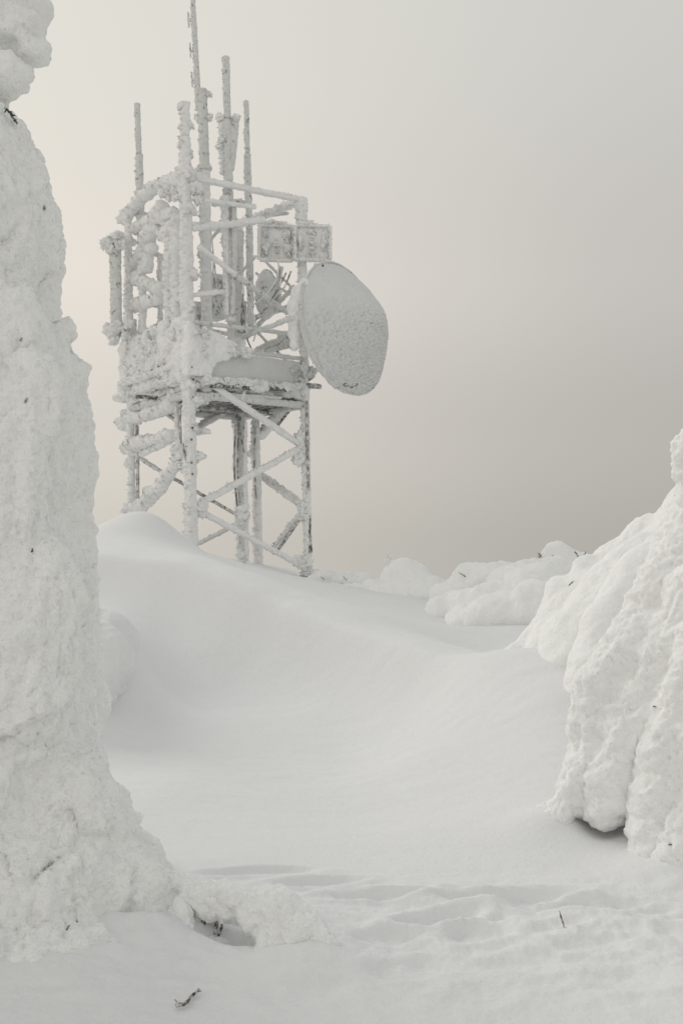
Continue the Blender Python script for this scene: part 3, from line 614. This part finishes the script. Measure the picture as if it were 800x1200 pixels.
# platform: edge beams, deck planks, snow on it
zN = V(462, 0, 0).z
PZ = zN
def TP(u, v, z): p = plan(u, v); return Vector((p.x+LEAN*(z-1), p.y, z))
for a, b in (((0, 0), (1, 0)), ((0, 0), (0, 1)), ((0, 1), (1, 1)), ((1, 0), (1, 1))):
    member('edge_beam', [TP(*a, PZ), TP(*b, PZ)], .07, RIMEG, T, box=True, rough=.3)
member('edge_beam', [TP(.0, .5, PZ-.03), TP(1, .5, PZ-.03)], .05, STEEL, T, box=True)
k = 0; u = .03
pm = None
while u < .97:
    if pm is None:
        v_, f_ = boxv((0, 0, 0), ER3, EL3, UP, S*.075, S*.98, .035)
        o = link('deck_plank', v_, f_, DARK, T, False); pm = o.data
    else:
        o = bpy.data.objects.new('deck_plank', pm); col.objects.link(o); o.parent = T
    o.location = TP(u, .01, PZ+.04)-Vector(T.location); u += .093
mb = MB(); v_, f_ = boxv(TP(.0, .0, PZ+.10), ER3, EL3, UP, S, S, .16); mb.add(v_, f_)
def disp_r(co, no): return .07*fbm(co*3, 3)+.06*(worley(co*[1, 1, .6]*6)-.6)+.03*fbm(co*16, 3)
snow_body('deck_snow', mb, .035, disp_r, SNOW, T, 3)
for k in range(14):
    y0 = 465-k*1.6+random.uniform(-3, 3); clump(FP('NL', 150+k*5, y0+1)-ER3*.12, random.uniform(.06, .12), T, s=(1.2, 1, .8))
member('ledge', [FP('NL', 151, 452)-ER3*.2, FP('NL', 180, 444)-ER3*.22, FP('NL', 214, 430)-ER3*.2], [.06, .07, .05], RIME, T, rough=.6)
member('steel_edge', [FP('NL', 168, 449)-ER3*.24, FP('NL', 200, 436)-ER3*.24], .02, DARK, T, seg=8)
# snow-choked railing on the left face
def slab(face, poly, thick, voxel, disp, name, m, it=3, off=0, parent=None):
    """a wall of snow standing on a tower face: outline in that plane, real thickness"""
    P = [FP(face, x, y) for x, y in poly]; nrm = {'NL': -ER3, 'NR': -EL3}[face]
    n = len(P); v = [p+nrm*(off+thick/2) for p in P]+[p+nrm*(off-thick/2) for p in P]
    f = [tuple(range(n)), tuple(range(n, 2*n))[::-1]]+[(i, i+n, (i+1) % n+n, (i+1) % n) for i in range(n)]
    mb_ = MB(); mb_.add(v, f); return snow_body(name, mb_, voxel, disp, m, parent or T, it)
slab('NL', [(150,402),(170,394),(185,388),(200,378),(212,372),(226,376),(226,446),(205,450),(180,458),(160,464),(149,462),(146,430)], .30, .022, disp_r, 'railing_snow', RIME, 3)
slab('NR', [(216,376),(228,380),(250,392),(272,405),(292,413),(272,418),(250,428),(244,440),(216,440)], .3, .022, lambda c, n: .05*fbm(c*3, 3)+.03*(worley(c*7)-.6)+.012*fbm(c*24, 2), 'railing_snow', RIME, 3)
slab('NR', [(240,425),(262,415),(300,417),(352,424),(352,449),(330,453),(300,449),(262,447),(240,444)], .14, .022, lambda c, n: .012*fbm(c*3, 3)+.004*perlin(c*30), 'toe_board', RADOME, 3, -.05)
slab('NR', [(235,438),(260,444),(300,447),(350,451),(350,457),(300,457),(262,452),(235,448)], .2, .022, disp_r, 'edge_snow', RIME, 2, .02)
for k in range(46):
    x = random.uniform(152, 214); top = 402-(x-152)*.42; y = random.uniform(top, top+58)
    clump(FP('NL', x, y)-ER3*.13, random.uniform(.05, .13), T, s=(1, 1, random.uniform(.6, 1.6)))
for k in range(22):
    x = random.uniform(218, 285); y = random.uniform(380+(x-218)*.5, 418+(x-218)*.02)
    clump(FP('NR', x, y)-EL3*.10, random.uniform(.04, .09), T, s=(1.3, 1, .8))
for k in range(18):
    x = 236+k*6.4; clump(FP('NR', x, 446+k*.45)-EL3*.1, random.uniform(.04, .075), T, s=(1.3, 1, .7))
for (x0, x1, y) in [(247,280,453),(285,312,455.5),(314,336,456.5)]:
    member('grating', [FP('NR', x0, y)+Vector((0, -.1, 0)), FP('NR', x1, y+1)+Vector((0, -.1, 0))], .045, DARK, T, box=True, rough=.3, seg=8, wind=0)
for (x0, x1, y0, y1) in [(264,285,462,464),(282,330,468,462),(160,196,465,467)]:
    member('grating', [FP('MIDL', x0, y0), FP('MIDL', x1, y1)], .04, DARK, T, box=True, rough=.4, seg=8, wind=0)
seg_(FP('NR', 245, 462), FP('NR', 330, 466), .04, m=RIMEG); seg_(FP('NR', 290, 448), FP('NR', 282, 470), .04)
member('bar', [FP('NR', 352, 451), FP('NR', 373, 453.5)+Vector((.05, 0, 0))], .055, STEEL, T, rough=.2)
for (x, y, r, m_) in [(346,436,.11,RIMEG),(350,446,.1,RIMEG),(362,440,.08,RIMEG),(366,436,.08,RIMEG),(356,428,.09,RIME),(352,455,.11,RIME)]: clump(FP('NR', x, y), r, T, m_)
for pts in [[(352,425),(362,430),(368,440),(362,446)],[(348,438),(356,446),(366,443)]]: cable([FP('NR', x, y) for x, y in pts], .018, CABLE, T)
for (x, y) in [(178,442),(182,439),(198,431),(155,447),(190,435)]:
    mb_ = MB(); mb_.add(*ellipsoid(FP('NL', x, y)-ER3*.20, (.035, .03, .016), 8, 5)); link('bolt', mb_.v, mb_.f, DARK, T)

# ------------------------------------------------------------------ antennas on the tower
def pole(name, label, segs, extra=(), group=None, cat='antenna'):
    t = thing(name, segs[0][0], label, cat, group)
    for (a, b, r, m_) in [(s[0], s[1], s[2], s[3]) for s in segs]: member('mast', [a, b], r, m_, t, rough=.28, lump=.8, wind=.2)
    return t
D = lambda x, y: at(x, y, 20.0)
D3 = lambda x, y: at(x, y, 19.2)
pole('whip_antenna', 'thin rimed whip antenna rising from the left corner of the tower', [(D(166, 285), D(163, 180), .085, RIMEG), (D(163, 180), D(161, 121), .065, RIMEG)])
t = pole('whip_antenna', 'thick rimed whip antenna on top of the nearest tower leg', [(V(205, 0, 0), at(217, 160, 18), .115, RIME), (at(217, 160, 18), at(218, 119, 18), .09, RIME)])
for (x, y, r) in [(212,126,.07),(213,148,.05),(214,157,.06),(223,147,.06),(212,170,.05),(222,180,.06)]: clump(at(x, y, 18), r, t)
t = pole('dipole_mast', 'tallest mast, carrying small stub dipoles down its upper left side', [(D3(243, 395), D3(240, 200), .115, RIME), (D3(240, 200), D3(237.5, 104), .105, RIMEG)])
member('upper_tube', [D3(233, 130), D3(229, 55), D3(226.5, 8), D3(226, -40)], [.07, .06, .055, .04], RIMEG, t, rough=.2, wind=.1)
for y in (23, 59, 93):
    x = 226+(y-0)*.055
    member('dipole', [D3(x-6.5, y-9), D3(x-5.5, y+9)], .018, RIMEG, t, seg=8, rough=.3); member('dipole_arm', [D3(x-5.5, y+1), D3(x+1, y+1)], .03, RIMEG, t, seg=8, rough=.3)
for y in (110, 138, 197):
    member('clamp', [D3(230, y+1), D3(246, y)], .05, RIME, t, rough=.5); clump(D3(245, y), .06, t); clump(D3(232, y+1), .055, t)
t = pole('bundle_antenna', 'antenna wrapped in long side lobes with a tall plain tube rising from its top', [(at(271, 378, 18.7), at(268, 240, 18.7), .095, RIME), (at(268, 240, 18.7), at(266.5, 140, 18.7), .10, RIMEG), (at(266.5, 140, 18.7), at(265, 66, 18.7), .075, RIMEG)])
member('side_lobe', [at(276, 136, 18.7), at(275.5, 150, 18.7), at(272, 200, 18.7)], [.07, .085, .05], RIMEG, t); member('side_lobe', [at(259.5, 136, 18.7), at(259.5, 160, 18.7), at(261, 205, 18.7)], [.06, .05, .05], RIME, t)
member('side_lobe', [at(263.5, 230, 18.6), at(265, 300, 18.6), at(266, 370, 18.6)], [.1, .06, .06], RIME, t); member('side_lobe', [at(274, 240, 18.6), at(275, 300, 18.6), at(273, 370, 18.6)], [.06, .05, .05], RIMEG, t)
for (x, y) in [(258,138),(277,138),(259,165),(257,172)]: clump(at(x, y, 18.65), .06, t)
pole('whip_antenna', 'thin rimed whip antenna at the right, behind the top rail', [(D(294, 385), D(292.5, 270), .075, RIMEG), (D(292.5, 270), D(290, 180), .075, RIMEG), (D(290, 180), D(288.5, 118), .06, RIMEG)])
pole('whip_antenna', 'short frosted tube antenna standing inside the tower beside the back leg', [(at(276, 385, 20.5), at(280, 270, 20.5), .12, RIMEG)])

# cylinder antenna on the left
t = thing('cylinder_antenna', at(137, 395, 19.7), 'upright cylinder antenna hanging outside the left corner between two rime knobs', 'antenna')
member('body', [at(137, 395, 19.7), at(135, 276, 19.7)], .125, RIMEG, t, rough=.12, wind=.05, seg=24)
for (x, y, r) in [(128,284,.14),(136,278,.15),(122,287,.08),(140,286,.12),(130,292,.1),(133,386,.16),(126,384,.09),(141,384,.15),(134,396,.13),(150,382,.14),(148,392,.1)]: clump(at(x, y, 19.6), r, t)
member('bracket', [at(137, 384, 19.7), at(158, 383, 19.9)], .09, RIME, t); member('bracket', [at(135, 283, 19.7), at(152, 282, 19.9)], .07, RIME, t)
# panel antennas
def panel(x0, y0, x1, y1, d, label):
    a = at(x0, y1, d); wd_ = pr(x1-x0, d); ht = pr(y1-y0, d); X_ = Vector((.995, .1, 0)).normalized(); Y_ = UP.cross(X_).normalized()
    t = thing('panel_antenna', a, label, 'antenna', 'panel antennas above the dish')
    mb_ = MB(); mb_.add(*boxv(a, X_, Y_, UP, wd_, .14, ht)); 
    snow_body('back_plate', mb_, .02, lambda c, n: .006*perlin(c*25), RIME, t, 1)
    cr = [a-Y_*.04, a+X_*wd_-Y_*.04, a+X_*wd_+UP*ht-Y_*.04, a+UP*ht-Y_*.04]
    for i in range(4): member('frame_bar', [cr[i], cr[(i+1) % 4]], .036, RIME, t, box=True, rough=.3, seg=10)
    return t, a, X_, Y_, wd_, ht
for (x0, x1, lab, blobs) in [(304,344,'left one of two square rimed panel antennas over the big dish', [(.2,.35,.1,.28),(.2,.7,.09,.12),(.55,.28,.055,.09),(.82,.3,.1,.2),(.82,.68,.12,.2),(.5,.55,.07,.1)]), (346,387,'right one of two square rimed panel antennas over the big dish', [(.15,.5,.09,.33),(.8,.55,.09,.3),(.47,.82,.12,.08),(.47,.2,.12,.08),(.47,.5,.09,.1)])]:
    t, a, X_, Y_, wd_, ht = panel(x0, 264, x1, 305, 19.3, lab)
    for (u_, v_, rx, rz) in blobs:
        clump(a+X_*wd_*u_+UP*ht*v_-Y_*.02, .10, t, RIME, (rx*5.6, 1.0, rz*5.6), 'rime_pad')
    for (u_, v_) in ([(.5, .5), (.5, .42)] if x0 == 304 else [(.47, .5), (.47, .66), (.47, .34)]):
        mb_ = MB(); mb_.add(*boxv(a+X_*(wd_*u_-.06)+UP*(ht*v_-.035)-Y_*.13, X_, Y_, UP, .10, .05, .05)); link('element', mb_.v, mb_.f, RIMEG, t, False)
    for k in range(0, 9, 2):
        mb_ = MB(); mb_.add(*boxv(a+X_*(wd_*(.08+k*.1))-Y_*.075, X_, Y_, UP, .022, .04, ht*.16)); link('fin', mb_.v, mb_.f, RIMEG, t, False)
    clump(a+X_*wd_*.3+UP*(ht+.03), .11, t, s=(1.3, 1, .6))
seg_(at(320, 300, 19.45), at(346, 302, 19.45), .06, name='bracket')
clump(at(327, 262, 19.3), .09, T, s=(1.6, 1, .6)); cable([at(326, 308, 19.3), at(327, 322, 19.3), at(318, 340, 19.5), at(300, 352, 20)], .016, CABLE, T)

# big dish with its conical radome
DC = at(404, 385, 18.9); AX = Vector((.79, -.585, .15)).normalized()
up2 = Vector((-.17, 0, .985)); sx = up2.cross(AX).normalized(); sz = AX.cross(sx).normalized()
RD = pr(79, 18.9)
t = thing('dish_antenna', DC, 'big round microwave dish with a frosted conical cover, facing right', 'dish antenna')
nr_, na = 110, 300; vv = []
# profile: back rim, drum wall, cone to rounded apex
prof = [(-.16, .80), (-.12, .95), (-.08, .99), (-.04, 1.0), (.0, 1.0)]
prof_d = [(a_*RD, r_*RD) for a_, r_ in prof]
H = pr(66, 18.9)*1.06
for k in range(1, nr_):
    q = 1-k/nr_; prof_d.append((H*.79*(1-(q*q+.006)**.61)+.03*math.sin(q*math.pi)*RD, q*RD))
for (a_, r_) in prof_d:
    for i in range(na):
        q = 2*math.pi*i/na; vv.append(DC+AX*(a_-.0)+sx*(r_*math.cos(q))+sz*(r_*math.sin(q)))
vv.append(DC+AX*prof_d[-1][0]*1.003)
co = np.array([tuple(p) for p in vv]); low = np.clip((DC.z+.45-co[:, 2])/.5, 0, 1)
axn = np.array(tuple(AX)); co = co+axn*((.016*perlin(co*3)+.006*perlin(co*14))+(.2+.8*low)*(.055*(worley(co*[17, 17, 22])-.6)+.022*perlin(co*30)))[:, None]
f = [(k*na+i, k*na+(i+1) % na, (k+1)*na+(i+1) % na, (k+1)*na+i) for k in range(len(prof_d)-1) for i in range(na)]
f += [((len(prof_d)-1)*na+i, (len(prof_d)-1)*na+(i+1) % na, len(co)-1) for i in range(na)]; f.append(tuple(range(na))[::-1])
link('radome', co, f, RADOME, t)
ring = [DC+sx*(RD*1.012*math.cos(q))+sz*(RD*1.012*math.sin(q)) for q in np.linspace(0, 2*math.pi, 90)]
member('rim', ring, .022, RIMEG, t, rough=.4, seg=8, step=.05)
member('mount', [DC-AX*.12*RD, DC-AX*.45*RD-Vector((0,0,.1))], [.45, .2], RIMEG, t, rough=.2)
# rime heaped on the back edge
mb = MB()
for (x, y, r) in [(357,335,8),(351,347,12),(348,360,13),(347,376,12),(346,391,10),(346,403,7)]: bl(mb, x, y, 18.2, r, .9, 1, 1.2)
snow_body('rime_clump', mb, .02, lambda c, n: .03*(worley(c*9)-.6)+.012*fbm(c*22, 2), RIME, t, 1)
for (x, y, s_) in [(364,333,.04),(370,341,.03),(378,311,.025)]:
    mb_ = MB(); mb_.add(*ellipsoid(at(x, y, 18.3), (s_, s_, s_*1.2), 8, 5)); link('bolt', mb_.v, mb_.f, DARK, t)
# the small dark lettering low on the cover: unreadable through the frost, so only strokes
def on_cone(x, y):
    r = ray(x, y).normalized(); dg = bpy.context.evaluated_depsgraph_get(); ok, loc, nor, *_ = scene.ray_cast(dg, Vector((0, 0, EYE)), r); return loc, nor
mb_ = MB()
for (pts) in [[(402,450),(404,452),(406,449)],[(404,449),(405,454)],[(407,452),(409,452)],[(410,453),(412,454)],[(413,451),(413,454)],[(416,452),(419,450)]]:
    P = []
    for (x, y) in pts:
        l_, n_2 = on_cone(x, y); P.append(l_+n_2*.004)
    mb_.add(*tube_pts(P, .014, 6))
link('marking', mb_.v, mb_.f, DARK, t)
# small dish behind
DC2 = at(312, 345, 20.6); t = thing('drum_antenna', DC2, 'small grey drum antenna tucked behind the right rail under the panels', 'antenna')
mb = MB(); mb.add(*ellipsoid(DC2, (.24, .32, .52), 24, 16)); mb.add(*ellipsoid(DC2+Vector((.1, -.1, -.05)), (.22, .3, .42), 24, 16))
snow_body('drum', mb, .025, lambda c, n: .02*fbm(c*5, 2)+.008*perlin(c*30), RIMEG, t, 2)
# equipment boxes inside the railing
def cabinet(x0, y0, x1, y1, d, label):
    a = at(x0, y1, d); t = thing('equipment_box', a, label, 'box'); mb_ = MB(); mb_.add(*boxv(a, ER3, EL3, UP, pr(x1-x0, d)*1.0, .35, pr(y1-y0, d)))
    snow_body('housing', mb_, .025, lambda c, n: .012*fbm(c*6, 3), RIMEG, t, 1)
    mb_ = MB(); mb_.add(*boxv(a+ER3*.06-EL3*.03+UP*.1, ER3, EL3, UP, pr(x1-x0, d)-.14, .05, pr(y1-y0, d)-.22)); link('door', mb_.v, mb_.f, STEEL, t, False); return t
cabinet(246, 318, 266, 372, 20.2, 'tall frosted equipment box behind the cable loops inside the railing')
cabinet(228, 352, 246, 400, 20.0, 'lower frosted equipment box beside the nearest leg inside the railing')
cabinet(150, 372, 162, 402, 20.4, 'small frosted equipment box at the left corner of the platform')
cabinet(276, 350, 292, 395, 20.6, 'narrow frosted equipment box against the back leg')
